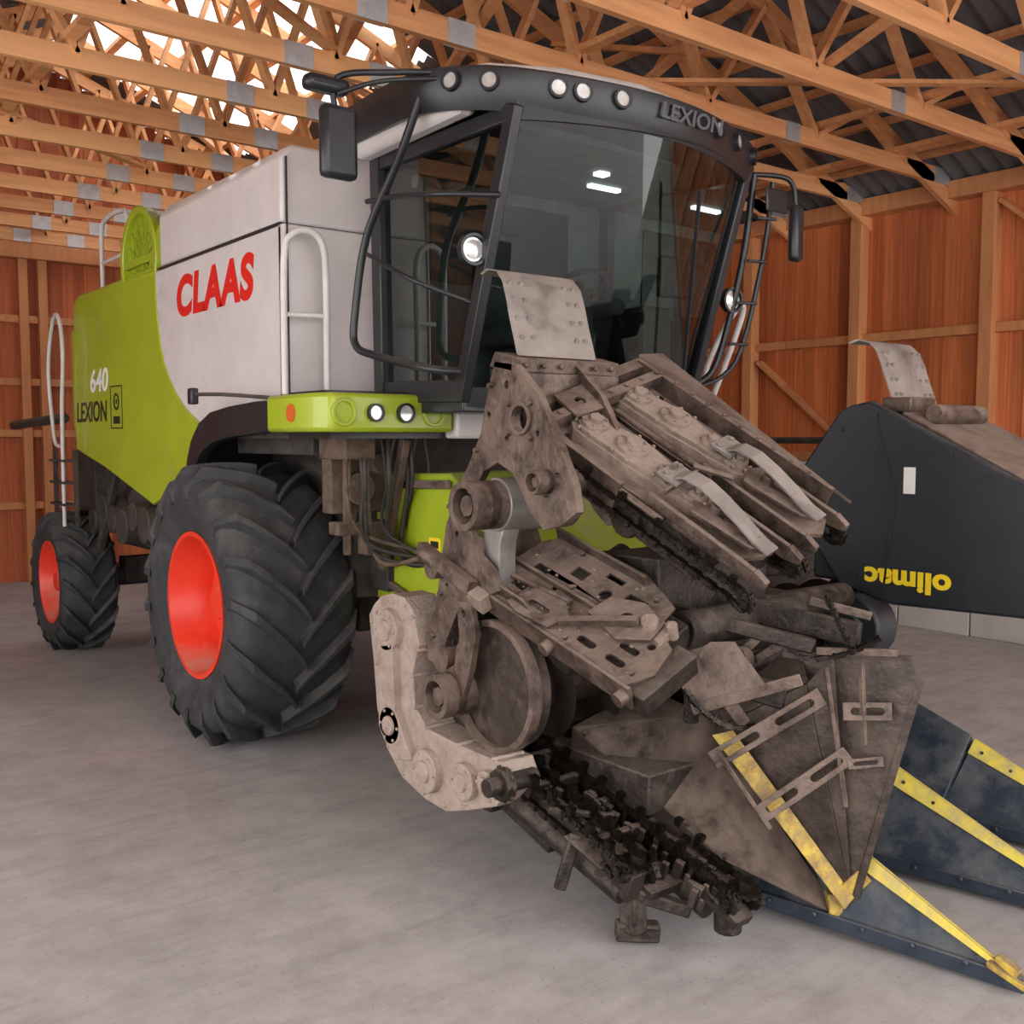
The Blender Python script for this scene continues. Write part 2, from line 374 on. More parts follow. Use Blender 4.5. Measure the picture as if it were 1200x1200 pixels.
b.box(-XS+.05,XS-.05,3.15,3.6,2.1,3.0)
b.done(H,bevel=.015)
b=B('radiator_screen',M_green); b.cyl((-1.345,1.55,3.35),(-1.33,1.55,3.35),.36,n=36)
for r in(.08,.15,.22,.29): b.ring((-1.355,1.55,3.35),(-1.34,1.55,3.35),r+.008,r-.004,36)
for k in range(8): a=pi*k/8; b.beam((-1.355,1.55-.35*cos(a),3.35-.35*sin(a)),(-1.355,1.55+.35*cos(a),3.35+.35*sin(a)),.012,.012)
b.done(H)
b=B('screen_cover',M_green); b.ring((-1.40,1.55,3.35),(-1.33,1.55,3.35),.41,.35,36); b.box(-1.39,-1.37,1.2,1.9,3.32,3.38); b.done(H,bevel=.01)
b=B('grain_tank_lid',M_black); b.box(-1.0,1.0,-.7,.95,3.68,3.76); b.box(-.5,.9,1.1,2.0,3.6,3.85); b.done(H,bevel=.02)
b=B('chassis_frame',M_chassis)
b.box(-.5,.5,-.2,.2,.65,1.1); b.cyl((-1.0,0,.92),(1.0,0,.92),.2); b.box(-.75,-.55,-1.0,3.8,1.05,1.3); b.box(.55,.75,-1.0,3.8,1.05,1.3)
b.cyl((-1.2,3.75,.66),(1.2,3.75,.66),.09); b.box(-.9,.9,3.65,3.85,.6,.85); b.box(-.8,.8,3.2,4.2,.95,1.5)
b.box(-1.2,-.8,-.9,.2,1.9,2.15); b.box(.8,1.2,-.9,.2,1.9,2.15)
b.box(-1.1,1.1,2.2,3.6,1.2,1.9)
for i in range(7): b.cyl((-1.3,1.6+.28*i,1.25+.05*(i%3)),(-1.1,1.6+.28*i,1.25+.05*(i%3)),.12+.03*(i%2),n=18)
b.beam((-1.2,1.5,1.4),(-1.2,3.5,1.15),.05,.1); b.beam((-1.25,2.6,1.8),(-1.25,3.3,.9),.06,.08)
b.cyl((-1.3,4.1,2.2),(-1.3,6.2,2.15),.05); b.box(-1.2,1.2,3.5,4.1,1.2,2.1)
b.done(H,bevel=.01)
M_belly=mat('dusty_belly',(.06,.038,.026),(.15,.10,.07),rough=.8,scale=9,bump=.6,dust=(.20,.14,.10),dustamt=.25)
b=B('belly_panels',M_belly)
b.box(-1.12,-.75,-.98,-.86,1.55,2.05); b.box(.75,1.12,-.98,-.86,1.55,2.05); b.beam((-1.05,-1.05,2.05),(-1.0,-.95,1.3),.05,.08); b.box(-1.2,-1.0,-1.3,-.98,1.88,2.03)
b.beam((-.80,-1.3,2.0),(-.78,-1.0,1.2),.05,.07); b.box(-1.1,-.72,-1.02,-.9,1.42,1.5)
b.cyl((-.95,-1.05,1.7),(-.95,-.8,1.7),.10); b.cyl((-.85,-1.1,1.85),(-.85,-.8,1.85),.06); b.box(-.95,-.8,-1.1,-.98,1.3,1.5)
b.done(H,bevel=.01)
for i in range(11):
    x=-1.14+.05*i; pipe('hydraulic_hose_%d'%(i+1),[(x,-1.25,2.02),(x+.04*sin(i*2),-1.2-.05*(i%3),1.75),(x+.12*(1-i/14),-1.15,1.45-.06*(i%4)),(-.66,-1.3-.03*i,1.32-.04*(i%3))],.011+.004*(i%2),M_pipe if i%3 else M_belly,H)
for sg,nm in((-1,'fender_right'),(1,'fender_left')):
    b=B(nm,M_black)
    o=[(.46,1.72),(.42,1.86),(.34,1.99),(.20,2.10),(.0,2.17),(-.3,2.20),(-.7,2.22),(-1.0,2.22)]
    i_=[(-1.02,2.05),(-.7,2.03),(-.3,2.01),(.0,1.97),(.18,1.90),(.30,1.80),(.38,1.70)]
    b.yz(o+i_,sg*1.40,sg*1.47)
    b.yz(o+[(y,z-.05) for y,z in o[::-1]],sg*.86,sg*1.42)
    b.done(H,bevel=.012)
b=B('platform_green',M_green)
for sg in(-1,1):
    b.prism([(sg*1.5,-.92,2.035),(sg*1.5,-1.50,2.035),(sg*1.44,-1.6,2.035),(sg*.66,-1.6,2.035),(sg*.66,-.92,2.035)],(0,0,.21))
b.done(H,bevel=.025)
b=B('platform_step_white',M_white); b.box(-.65,.65,-1.62,-1.0,2.0,2.22); b.done(H,bevel=.02)
b=B('platform_deck',M_black); b.box(-1.42,1.42,-1.5,-.95,2.245,2.26); b.box(-1.4,1.4,-1.5,-1.0,2.0,2.034); b.done(H)
b=B('lamp_bezels',M_black)
l=B('platform_lamps',M_lens)
for sg in(-1,1):
    for x,r in((-1.18,.05),(-.99,.055)):
        b.ring((sg*x,-1.625,2.14),(sg*x,-1.59,2.14),r,r-.012); l.cyl((sg*x,-1.615,2.14),(sg*x,-1.585,2.14),r-.012,r-.018)
b.done(H); l.done(H)
b=B('lamp_bowl',M_green)
for x in(-1.37,-.80): b.ring((x,-1.615,2.14),(x,-1.58,2.14),.075,.055)
b.done(H,bevel=.004)
b=B('marker_lamps',M_orange); b.cyl((-1.51,-1.25,2.14),(-1.49,-1.25,2.14),.05); b.cyl((1.51,-1.25,2.14),(1.49,-1.25,2.14),.05); b.done(H)
pipe('mirror_rod',[(-1.45,-.98,2.23),(-1.62,-.6,2.26),(-1.66,-.25,2.27)],.012,M_chassis,H)
b=B('rod_end',M_black); b.box(-1.69,-1.64,-.27,-.2,2.21,2.31); b.done(H,bevel=.01)
# wheels
def wheel(name,c,W,R,rr,sg,nl,rimdepth):
    e=empty(name); e.parent=H
    hw=W/2; rc=R-.072*R/.925
    prof=[(-hw*.62,rr),(-hw*.86,rr+.03),(-hw*.98,rr+(R-rr)*.35),(-hw*1.0,rr+(R-rr)*.6),(-hw*.95,rc-.07),(-hw*.82,rc-.025),(-hw*.5,rc-.005),(0,rc),
          (hw*.5,rc-.005),(hw*.82,rc-.025),(hw*.95,rc-.07),(hw*1.0,rr+(R-rr)*.6),(hw*.98,rr+(R-rr)*.35),(hw*.86,rr+.03),(hw*.62,rr)]
    b=B('tyre',M_rubber); b.lathe(prof,c,sg,72,closed=False)
    def base(xf):
        a=abs(xf)
        return rc if a<.3 else (rc-.005 if a<.55 else rc-.005-.02*(a-.55)/.27 if a<.82 else rc-.025-.045*(a-.82)/.14)
    for side in(-1,1):
        for k in range(nl):
            t0=2*pi*(k+(.5 if side>0 else 0))/nl
            P=[]
            for j in range(7):
                f=j/6; xf=-.06+1.05*f if f<1 else 1.0
                x=side*xf*hw; th=t0+ .46*(f**.85)*(.925/R)**.3
                rb=base(xf)-.02; top=R-.002-.022*f**3*R
                if j==6: rb=rc-.19*R; top=rc-.09*R; x=side*hw*1.02; th+= .03
                dw=(.044+.026*f)*.5
                P.append((x,th,rb,top,dw))
            vs=[];fs=[]
            for (x,th,rb,top,dw) in P:
                for (dt,r,xx) in((-dw*1.3,rb,x),(dw*1.3,rb,x),(dw,top,x*(1.0 if abs(x)<hw else 1.02)),(-dw,top,x*(1.0 if abs(x)<hw else 1.02))):
                    tt=th+dt; vs.append((c[0]+sg*xx,c[1]-r*cos(tt),c[2]+r*sin(tt)))
            for j in range(6):
                for q in range(4): fs.append((4*j+q,4*j+(q+1)%4,4*j+4+(q+1)%4,4*j+4+q))
            fs+=[(3,2,1,0),(24,25,26,27)]
            b.add(vs,fs)
    b.done(e,bevel=.005)
    b=B('rim',M_red)
    f=-hw
    b.lathe([(f*.62,rr-.012),(f*.80,rr+.025),(f*.88,rr+.028),(f*.88,rr-.002),(f*.66,rr-.03),(f*.5,rr-.055),(f*.5+rimdepth*.4,rr-.075),(f*.5+rimdepth,rr-.085),(f*.5+rimdepth,rr*.62),(f*.5+rimdepth-.03,rr*.45),(f*.5+rimdepth-.03,0)],c,sg,56)
    b.done(e)
    b=B('hub',M_red); xh=c[0]+sg*(f*.5+rimdepth-.03)
    b.cyl((xh,c[1],c[2]),(xh-sg*.09,c[1],c[2]),rr*.28,rr*.24,28)
    for k in range(10): a=2*pi*k/10; b.cyl((xh,c[1]+rr*.38*cos(a),c[2]+rr*.38*sin(a)),(xh-sg*.035,c[1]+rr*.38*cos(a),c[2]+rr*.38*sin(a)),.018,n=6)
    b.done(e,bevel=.003)
wheel('front_wheel_right',(-1.25,0,.925),.80,.925,.45,1,18,.12)
wheel('front_wheel_left',(1.25,0,.925),.80,.925,.45,-1,18,.12)
wheel('rear_wheel_right',(-1.35,3.75,.66),.50,.66,.36,1,16,.08)
wheel('rear_wheel_left',(1.35,3.75,.66),.50,.66,.36,-1,16,.08)
# decals
RX=(radians(90),0,radians(-90))
text('decal_maker',"CLAAS",(-1.402,.74,2.86),RX,.36,M_redtxt,H,off=.017,shear=.14,space=1.08,sx=1.13)
text('decal_number',"640",(-1.406,2.85,2.40),RX,.27,M_whttxt,H,off=.004,shear=.15,sx=1.25)
text('decal_model',"LEXION",(-1.406,3.28,2.15),RX,.24,M_blktxt,H,off=.005,shear=.1,sx=1.05)
b=B('decal_frame',M_blktxt)
for y0,y1,z0,z1 in((2.28,1.98,2.42,2.43),(2.28,1.98,2.08,2.09),(2.28,2.27,2.08,2.43),(1.99,1.98,2.08,2.43)): b.box(-1.408,-1.404,y1,y0,z0,z1)
b.ring((-1.408,2.13,2.3),(-1.404,2.13,2.3),.07,.05); b.cyl((-1.408,2.13,2.3),(-1.404,2.13,2.3),.02); b.box(-1.408,-1.404,2.05,2.21,2.12,2.18); b.done(H)

# ---- cab
def rows(z):
    f=(z-2.25)/(3.6-2.25)
    ye=-1.98-.45*f; ym=-2.22-.46*f
    return [(x,ye+(ym-ye)*(1-(x/.86)**2)) for x in [(-.86+.86*2*i/16) for i in range(17)]]
b=B('windshield',M_glass)
vs=[];fs=[]
NZ=10
for j in range(NZ+1):
    z=2.25+1.35*j/NZ
    for x,y in rows(z): vs.append((x,y,z))
for j in range(NZ):
    for i in range(16): fs.append((17*j+i,17*j+i+1,17*j+18+i,17*j+17+i))
b.add(vs,fs); b.done(H)
b=B('side_glass',M_glassd)
for sg in(-1,1): b.add([(sg*.88,-1.2,2.3),(sg*.87,-1.98,2.3),(sg*.87,-2.42,3.58),(sg*.9,-1.2,3.58)],[(0,1,2,3)])
b.done(H)
b=B('cab_frame',M_black)
for sg in(-1,1):
    b.beam((sg*.87,-1.97,2.2),(sg*.87,-2.43,3.62),.06,.08,(0,1,0)); b.beam((sg*.88,-1.2,2.2),(sg*.9,-1.2,3.62),.08,.1,(0,1,0))
    b.beam((sg*.88,-1.15,2.27),(sg*.87,-2.0,2.25),.06,.12); b.beam((sg*.9,-1.15,3.58),(sg*.87,-2.42,3.58),.06,.08)
    b.beam((sg*.895,-1.2,2.85),(sg*.895,-1.2,3.3),.05,.05)
b.box(-.88,.88,-2.0,-1.15,2.14,2.22)
b.done(H,bevel=.008)
b=B('windshield_seal',M_black)
for z0,z1 in((2.17,2.27),(3.55,3.66)):
    R0=rows(z0 if z0>3 else 2.25); vs=[];fs=[]
    for x,y in R0: vs+=[(x,y-.02,z0),(x,y-.02,z1),(x,y+.04,z1),(x,y+.04,z0)]
    for i in range(16):
        for q in range(4): fs.append((4*i+q,4*i+(q+1)%4,4*i+4+(q+1)%4,4*i+4+q))
    b.add(vs,fs)
b.beam((.5,-2.28,2.3),(.12,-2.74,3.30),.012,.02,(0,1,0)); b.beam((.5,-2.25,2.3),(.5,-2.2,2.2),.06,.06)
b.done(H)
b=B('glass_sticker',M_whttxt); b.cyl((-.883,-1.55,3.42),(-.880,-1.55,3.42),.035); b.done(H)
# roof visor
path=[(-1.10,-1.15,3.86),(-1.13,-1.7,3.86),(-1.12,-2.05,3.83),(-.95,-2.38,3.79),(-.55,-2.62,3.75),(0,-2.72,3.73),(.55,-2.62,3.71),(.95,-2.42,3.69),(1.13,-2.1,3.70),(1.14,-1.7,3.74),(1.10,-1.15,3.78)]
P=[V(p) for p in path];Q=[]
for i in range(len(P)-1):
    p0=P[max(i-1,0)];p1=P[i];p2=P[i+1];p3=P[min(i+2,len(P)-1)]
    for k in range(5):
        tt=k/5; Q.append(.5*((2*p1)+(-p0+p2)*tt+(2*p0-5*p1+4*p2-p3)*tt*tt+(-p0+3*p1-3*p2+p3)*tt**3))
Q.append(P[-1])
b=B('roof_visor',M_black)
cen=V((0,-1.6,0)); vs=[];fs=[];n=len(Q)
def inn(p,d): 
    v=V((p.x,p.y,0))-cen; L=v.length; v=v*((L-d)/L)+cen; return v
for p in Q:
    a=inn(p,.06); vs.append((a.x,a.y,p.z+.03))
    vs.append((p.x,p.y,p.z))
    a=inn(p,.0); vs.append((a.x,a.y,p.z-.10))
    a=inn(p,.05); vs.append((a.x,a.y,p.z-.19))
    a=inn(p,.22); vs.append((a.x,a.y,p.z-.15))
for i in range(n-1):
    for q in range(4): fs.append((5*i+q,5*i+q+1,5*i+6+q,5*i+5+q))
fs.append(tuple(5*i for i in range(n))); fs.append(tuple(5*i+4 for i in range(n)))
fs.append((0,1,2,3,4)); 
b.add(vs,fs); b.done(H)
b=B('roof_cap_white',M_white); b.prism([(x*.88,-1.6+(y+1.6)*.74,3.74) for x,y,_ in path],(0,0,.17))
for sg in(-1,1): b.yz([(-1.12,3.60),(-1.12,3.74),(-2.1,3.74),(-2.22,3.68),(-2.15,3.62)],sg*.90,sg*1.04)
b.done(H,bevel=.045)
b=B('roof_lamps',M_lens); b2=B('roof_lamp_bezels',M_black)
def visor_at(f):
    s=f*(n-1); i=min(int(s),n-2); p=Q[i].lerp(Q[i+1],s-i); tg=(Q[i+1]-Q[i]); nn=V((tg.y,-tg.x,0)).normalized()
    if (p+nn-cen).length<(p-cen).length: nn=-nn
    return p,nn
for f in(.24,.293,.367,.392,.432,.555,.60,.66):
    p,nn=visor_at(f); p=p-V((0,0,.065)) 
    b.cyl(p-nn*.02,p+nn*.014,.037); b2.ring(p-nn*.02,p+nn*.024,.050,.037,20)
b.done(H); b2.done(H)
text('decal_roof',"LEXION",(-.17,-2.732,3.62),(radians(90),radians(1),0),.115,M_greytxt,H,off=.002,shear=.15,sx=1.15)
# cab interior
b=B('seat',M_seat)
b.box(-.27,.27,-1.75,-1.3,2.55,2.70); b.prism([(-.25,-1.32,2.68),(.25,-1.32,2.68),(.22,-1.2,3.28),(-.22,-1.2,3.28)],(0,.1,0)); b.box(-.14,.14,-1.22,-1.12,3.28,3.46); b.box(-.2,.2,-1.7,-1.35,2.22,2.55); b.box(.3,.42,-1.9,-1.35,2.75,2.85); b.done(H,bevel=.04)
b=B('steering_column',M_black); b.beam((0,-2.05,2.25),(0,-1.92,2.85),.1,.1,(0,1,0)); b.box(.45,.7,-2.0,-1.4,2.25,2.8); b.box(.5,.75,-2.1,-2.05,2.85,3.1); b.done(H,bevel=.02)
bpy.ops.mesh.primitive_torus_add(location=(0,-1.9,2.87),rotation=(radians(-25),0,0),major_radius=.19,minor_radius=.016); o=bpy.context.object; o.name='steering_wheel'; o.data.materials.append(M_black); o.parent=H
b=B('steering_spokes',M_black); b.beam((-.18,-1.9,2.87),(.18,-1.9,2.87),.03,.015); b.cyl((0,-1.92,2.83),(0,-1.89,2.89),.05); b.done(H)
b=B('cab_rear_wall',M_int); b.box(-.84,.84,-1.19,-1.15,2.22,3.6); b.box(-.84,.84,-2.0,-1.2,2.2,2.225); b.done(H)
b=B('cab_rear_window',M_black); b.box(-.55,.55,-1.20,-1.192,2.95,3.48); b.done(H,bevel=.01)
b=B('cab_interior_lining',M_int); b.box(-.85,.85,-2.3,-1.2,3.56,3.60); b.done(H)
b=B('cab_reflection_glow',mat('reflection_glow',(.95,1,.97),emit=4)); b.box(.30,.55,-1.70,-1.66,3.54,3.56); b.box(.14,.22,-1.95,-1.89,3.54,3.56); b.done(H)  # added glowing strips, stand in for a tube lamp's reflection in the windshield
# mirrors
b=B('mirrors',M_black)
b.box(-1.57,-1.37,-1.80,-1.72,3.30,3.66); b.box(1.32,1.42,-2.45,-2.38,3.1,3.45); b.box(-1.64,-1.40,-1.78,-1.68,3.72,3.80)
b.done(H,bevel=.03)
pipe('mirror_arm_right',[(-1.05,-2.1,3.82),(-1.25,-1.95,3.82),(-1.47,-1.76,3.80),(-1.47,-1.74,3.62)],.016,M_black,H)
pipe('mirror_arm_right_low',[(-1.05,-2.15,3.78),(-1.3,-1.9,3.78),(-1.47,-1.76,3.72)],.012,M_black,H)
pipe('mirror_arm_left',[(1.05,-2.25,3.62),(1.3,-2.4,3.6),(1.37,-2.41,3.45)],.016,M_black,H)
b=B('mirror_face_left',M_black); b.box(1.08,1.28,-2.42,-2.40,3.38,3.52); b.done(H,bevel=.01)
pipe('guard_rail_right',[(-1.1,-2.0,3.80),(-1.13,-1.78,3.45),(-1.15,-1.48,3.1),(-1.17,-1.38,2.7),(-1.17,-1.38,2.52),(-1.14,-1.55,2.45),(-1.1,-2.0,2.36),(-.98,-2.12,2.34)],.022,M_black,H)
pipe('guard_rail_right_2',[(-1.16,-1.50,3.28),(-1.12,-1.75,3.27),(-1.1,-2.1,3.22),(-.9,-2.35,3.2)],.014,M_black,H)
pipe('guard_rail_right_3',[(-1.16,-1.5,3.0),(-1.13,-1.9,2.82),(-.9,-2.1,2.7)],.012,M_black,H)
pipe('guard_rail_left',[(1.1,-2.3,3.62),(1.12,-2.2,3.1),(1.08,-2.05,2.5),(.95,-2.0,2.35)],.022,M_black,H)
pipe('guard_rail_left_2',[(1.22,-2.35,3.58),(1.25,-2.25,3.1),(1.2,-2.1,2.5),(.95,-2.0,2.32)],.016,M_black,H)
for i,z in enumerate((2.6,2.85,3.1,3.35)): pipe('rail_rung_%d'%(i+1),[(1.1,-2.12-.07*i,z),(1.23,-2.16-.07*i,z)],.01,M_black,H,False)
def worklamp(c,name):
    b=B(name,M_black); c=V(c); d=V((-.12,-1,-.05)).normalized(); b.cyl(c-d*.03,c-d*.09,.075,.04); b.ring(c-d*.035,c+d*.01,.08,.066,28); b.beam(c-d*.05,c+V((.1,.04,.05)),.02,.03); b.done(H)
    b=B(name+'_lens',M_lens); b.cyl(c-d*.03,c-d*.006,.067,.06,24); b.cyl(c-d*.006,c+d*.004,.05,.02,24); b.done(H)
worklamp((-.95,-2.2,2.95),'work_lamp_right'); worklamp((1.1,-2.15,2.87),'work_lamp_left')
pipe('entry_rail',[(-1.44,-1.05,2.25),(-1.44,-1.06,3.0),(-1.40,-1.08,3.14),(-1.30,-1.1,3.17),(-1.22,-1.1,3.1),(-1.2,-1.1,2.9),(-1.2,-1.1,2.25)],.02,M_whitetube,H)
pipe('entry_rail_rung',[(-1.44,-1.05,2.7),(-1.2,-1.1,2.7)],.014,M_whitetube,H,False)
pipe('left_rail_1',[(1.35,-1.6,2.0),(1.38,-1.7,2.5),(1.42,-1.9,2.85),(1.5,-1.9,2.85),(1.5,-1.75,2.5),(1.5,-1.5,2.0)],.02,M_whitetube,H)
pipe('left_rail_2',[(.95,-1.3,2.25),(.95,-1.35,2.7),(1.1,-1.35,2.8),(1.25,-1.3,2.75),(1.25,-1.25,2.3)],.018,M_whitetube,H)
# rear ladder with handrails
pipe('rear_rail_1',[(-1.5,3.72,2.1),(-1.52,3.74,2.6),(-1.5,3.70,2.95),(-1.5,3.52,3.12),(-1.5,3.36,3.0),(-1.5,3.32,2.7),(-1.5,3.40,2.2),(-1.5,3.42,1.2)],.018,M_whitetube,H)
pipe('rear_rail_foot',[(-1.5,3.72,2.1),(-1.5,3.64,1.95),(-1.5,3.42,1.93)],.016,M_whitetube,H)
pipe('rear_rail_2',[(-1.3,2.75,3.25),(-1.3,2.75,3.75),(-1.3,2.6,3.85),(-1.3,2.2,3.85),(-1.3,2.05,3.75),(-1.3,2.05,3.25)],.02,M_whitetube,H)
pipe('rear_rail_3',[(-1.3,2.75,3.5),(-1.3,2.05,3.5)],.015,M_whitetube,H,False)
pipe('rear_rail_4',[(-1.0,2.75,3.25),(-1.0,2.75,3.6),(-1.0,2.1,3.6),(-1.0,2.1,3.25)],.015,M_whitetube,H,False)
b=B('rear_ladder',M_chassis)
b.beam((-1.47,3.78,1.9),(-1.47,3.78,1.25),.03,.04,(0,1,0)); b.beam((-1.45,3.2,1.9),(-1.45,3.2,1.2),.03,.05)
for z in(1.4,1.6,1.8): b.beam((-1.47,3.2,z),(-1.47,3.78,z),.12,.02)
b.done(H)
# feeder house
b=B('feeder_house',M_green)
b.yz([(-.7,1.78),(-1.6,1.80),(-2.45,1.30),(-2.45,.62),(-1.7,.82),(-.7,1.0)],-.70,.70); b.done(H,bevel=.02)
b=B('feeder_fittings',M_dusty)
b.yz([(-1.9,1.5),(-2.5,1.35),(-2.5,.5),(-2.3,.55)],-.78,-.70); b.yz([(-1.9,1.5),(-2.5,1.35),(-2.5,.5),(-2.3,.55)],.7,.78); b.cyl((-.8,-1.3,.95),(-.8,-2.2,.6),.05); b.beam((-.73,-1.0,1.72),(-.73,-1.65,1.74),.03,.05); b.beam((-.73,-1.0,1.1),(-.73,-1.9,.86),.03,.04)
b.done(H,bevel=.006)
b=B('warning_label',M_yeltxt); b.box(-.704,-.700,-1.52,-1.40,1.26,1.42); b.done(H)
b=B('warning_symbol',M_blktxt); b.yz([(-1.50,1.28),(-1.42,1.28),(-1.46,1.34)],-.707,-.704); b.box(-.707,-.704,-1.50,-1.42,1.36,1.40); b.done(H)

# ------------------------------------------------------------ corn header
K=empty('corn_header')
def bolts(bb,pts,h,r=.012,l=.012):
    for x,y in pts: bb.cyl((x,y,h),(x,y,h+l),r,n=6)
b=B('end_gearbox',M_gbox)
gout=[(-2.0,1.12),(-2.05,1.18),(-2.12,1.23),(-2.22,1.255),(-2.33,1.25),(-2.40,1.2),(-2.46,1.04),(-2.40,.90),(-2.42,.74),(-2.52,.66),(-2.8,.64),(-3.08,.64),(-3.14,.54),(-3.05,.44),(-2.86,.37),(-2.68,.31),(-2.5,.32),(-2.3,.37),(-2.16,.48),(-2.07,.66),(-2.04,.9)]
b.yz(gout,-1.46,-1.28)
b.yz([(-2.18,1.0),(-2.28,1.02),(-2.3,.7),(-2.45,.5),(-2.3,.46),(-2.15,.6)],-1.50,-1.45)
for c,r in(((-2.22,1.08),.11),((-2.25,.62),.10),((-2.55,.47),.11),((-2.85,.50),.09),((-3.02,.54),.06)):
    b.cyl((-1.28,c[0],c[1]),(-1.50,c[0],c[1]),r,r*.92,24); b.cyl((-1.49,c[0],c[1]),(-1.515,c[0],c[1]),r*.5,r*.46,18)
    for k in range(6): a=k*pi/3; b.cyl((-1.49,c[0]+r*.75*cos(a),c[1]+r*.75*sin(a)),(-1.508,c[0]+r*.75*cos(a),c[1]+r*.75*sin(a)),.009,n=6)
for i in range(len(gout)):
    y,z=gout[i]; cy,cz=-2.5,.7; b.cyl((-1.3,y+(cy-y)*.07,z+(cz-z)*.07),(-1.472,y+(cy-y)*.07,z+(cz-z)*.07),.011,n=6)
b.done(K,bevel=.006)
b=B('shaft_end',M_dark)
b.cyl((-1.3,-3.12,.56),(-1.56,-3.12,.56),.04); b.cyl((-1.45,-3.12,.56),(-1.50,-3.12,.56),.07,n=10); b.sprocket((-1.47,-3.12,.56),(1,0,0),.08,.015,9); b.done(K,bevel=.004)
b=B('back_frame',M_dark)
b.yz([(-2.5,1.25),(-2.62,1.25),(-2.75,.45),(-2.6,.32),(-2.5,.4)],-1.3,1.4)
b.box(-1.35,1.4,-2.7,-2.5,1.2,1.38); b.box(-1.3,1.4,-2.8,-2.6,.3,.42)
b.yz([(-2.6,.35),(-3.3,.30),(-3.3,.34),(-2.6,.40)],-1.25,1.4)
b.done(K,bevel=.01)
b=B('cross_auger',M_brownsh)
b.cyl((-1.36,-2.95,.93),(1.35,-2.95,.93),.13,n=32)
b.cyl((-1.38,-2.95,.93),(-1.30,-2.95,.93),.275,n=44)
for s0,dr in((-1.3,1),(1.3,-1)):
    N=150; vs=[];fs=[]
    for i in range(N+1):
        a=2*pi*i/36; x=s0+dr*i/N*1.15
        for r in(.12,.27): vs.append((x,-2.95+r*cos(a),.93+r*sin(a)))
    for i in range(N): fs.append((2*i,2*i+1,2*i+3,2*i+2))
    b.add(vs,fs)
b.done(K)
b=B('auger_ring',M_dusty); b.ring((-1.41,-2.95,.93),(-1.36,-2.95,.93),.29,.262,44); b.done(K)
b=B('fold_frame',M_dusty)
YZ=lambda x:Matrix(((0,0,1,x),(1,0,0,0),(0,1,0,0),(0,0,0,1)))   # local (x,y,z)->(Y,Z,X)
b.at(YZ(-1.44))
cout=[(-3.02,2.32),(-3.16,2.30),(-3.30,2.18),(-3.42,2.0),(-3.52,1.82),(-3.54,1.72),(-3.44,1.66),(-3.34,1.64),(-3.26,1.70),(-3.14,1.86),(-3.04,1.90),(-2.94,1.86),(-2.86,1.76),(-2.84,1.62),(-2.90,1.5),(-3.0,1.44),(-3.04,1.36),(-2.9,1.3),(-2.76,1.26),(-2.66,1.1),(-2.6,.96),(-2.5,.98),(-2.50,1.1),(-2.58,1.26),(-2.62,1.46),(-2.66,1.62),(-2.74,1.76),(-2.84,1.9),(-2.92,2.02),(-2.96,2.16)]
b.plate(cout,[circ(-3.2,2.08,.052,18),circ(-3.1,2.22,.018,10),circ(-3.3,2.02,.014,8),circ(-3.1,2.0,.014,8),circ(-3.42,1.84,.03,10),circ(-2.98,2.1,.014,8),circ(-2.74,1.58,.014,8),circ(-2.66,1.34,.014,8)],0,.035)
b.at(YZ(-1.10)); b.plate(cout,[circ(-3.2,2.08,.052,18)],0,.03)
b.at(Matrix())
bolts_yz=[(-3.12,2.14),(-3.26,2.14),(-3.26,2.0),(-3.12,2.02),(-3.0,2.22),(-3.36,1.78),(-2.9,1.95),(-2.7,1.7),(-2.62,1.3),(-2.56,1.1)]
for y,z in bolts_yz: b.cyl((-1.44,y,z),(-1.460,y,z),.012,n=6)
for (y,z,r,w) in((-2.97,1.72,.105,.10),(-2.72,.86,.10,.08),(-3.36,1.83,.05,.05)):
    b.cyl((-1.44-w*.5,y,z),(-1.05,y,z),r,n=28); b.ring((-1.47-w,y,z),(-1.44,y,z),r*1.0,r*.72,28); b.cyl((-1.45-w,y,z),(-1.44,y,z),r*.42,n=16)
    for k in range(6): a=k*pi/3+.3; b.cyl((-1.44,y+r*.57*cos(a),z+r*.57*sin(a)),(-1.455-w*.75,y+r*.57*cos(a),z+r*.57*sin(a)),r*.1,n=6)
b.ring((-1.455,-3.2,2.08),(-1.44,-3.2,2.08),.068,.052,24)
b.at(YZ(-1.47)); b.plate([(-2.62,.86),(-2.66,.95),(-2.76,1.0),(-2.80,1.14),(-2.78,1.28),(-2.88,1.30),(-2.92,1.16),(-2.88,1.0),(-2.83,.88),(-2.78,.77),(-2.68,.76)],[circ(-2.72,.86,.04),circ(-2.83,1.24,.018,8)],0,.03)
b.at(Matrix())
b.cyl((-1.5,-2.62,1.42),(-1.0,-2.62,1.42),.05); b.cyl((-1.5,-2.55,1.48),(-1.42,-2.75,1.36),.03); b.cyl((-1.45,-2.62,1.0),(-1.0,-2.62,1.0),.06)
b.beam((-1.47,-2.5,1.5),(-1.47,-2.9,1.36),.05,.06)
b.done(K,bevel=.005)
b=B('fold_drum',M_steel); b.cyl((-1.40,-2.97,1.72),(-1.0,-2.97,1.72),.115,n=32); b.yz([(-2.9,1.80),(-2.87,1.55),(-2.93,1.35),(-2.98,1.34),(-2.99,1.56),(-3.05,1.7)],-1.39,-1.3); b.done(K,bevel=.004)

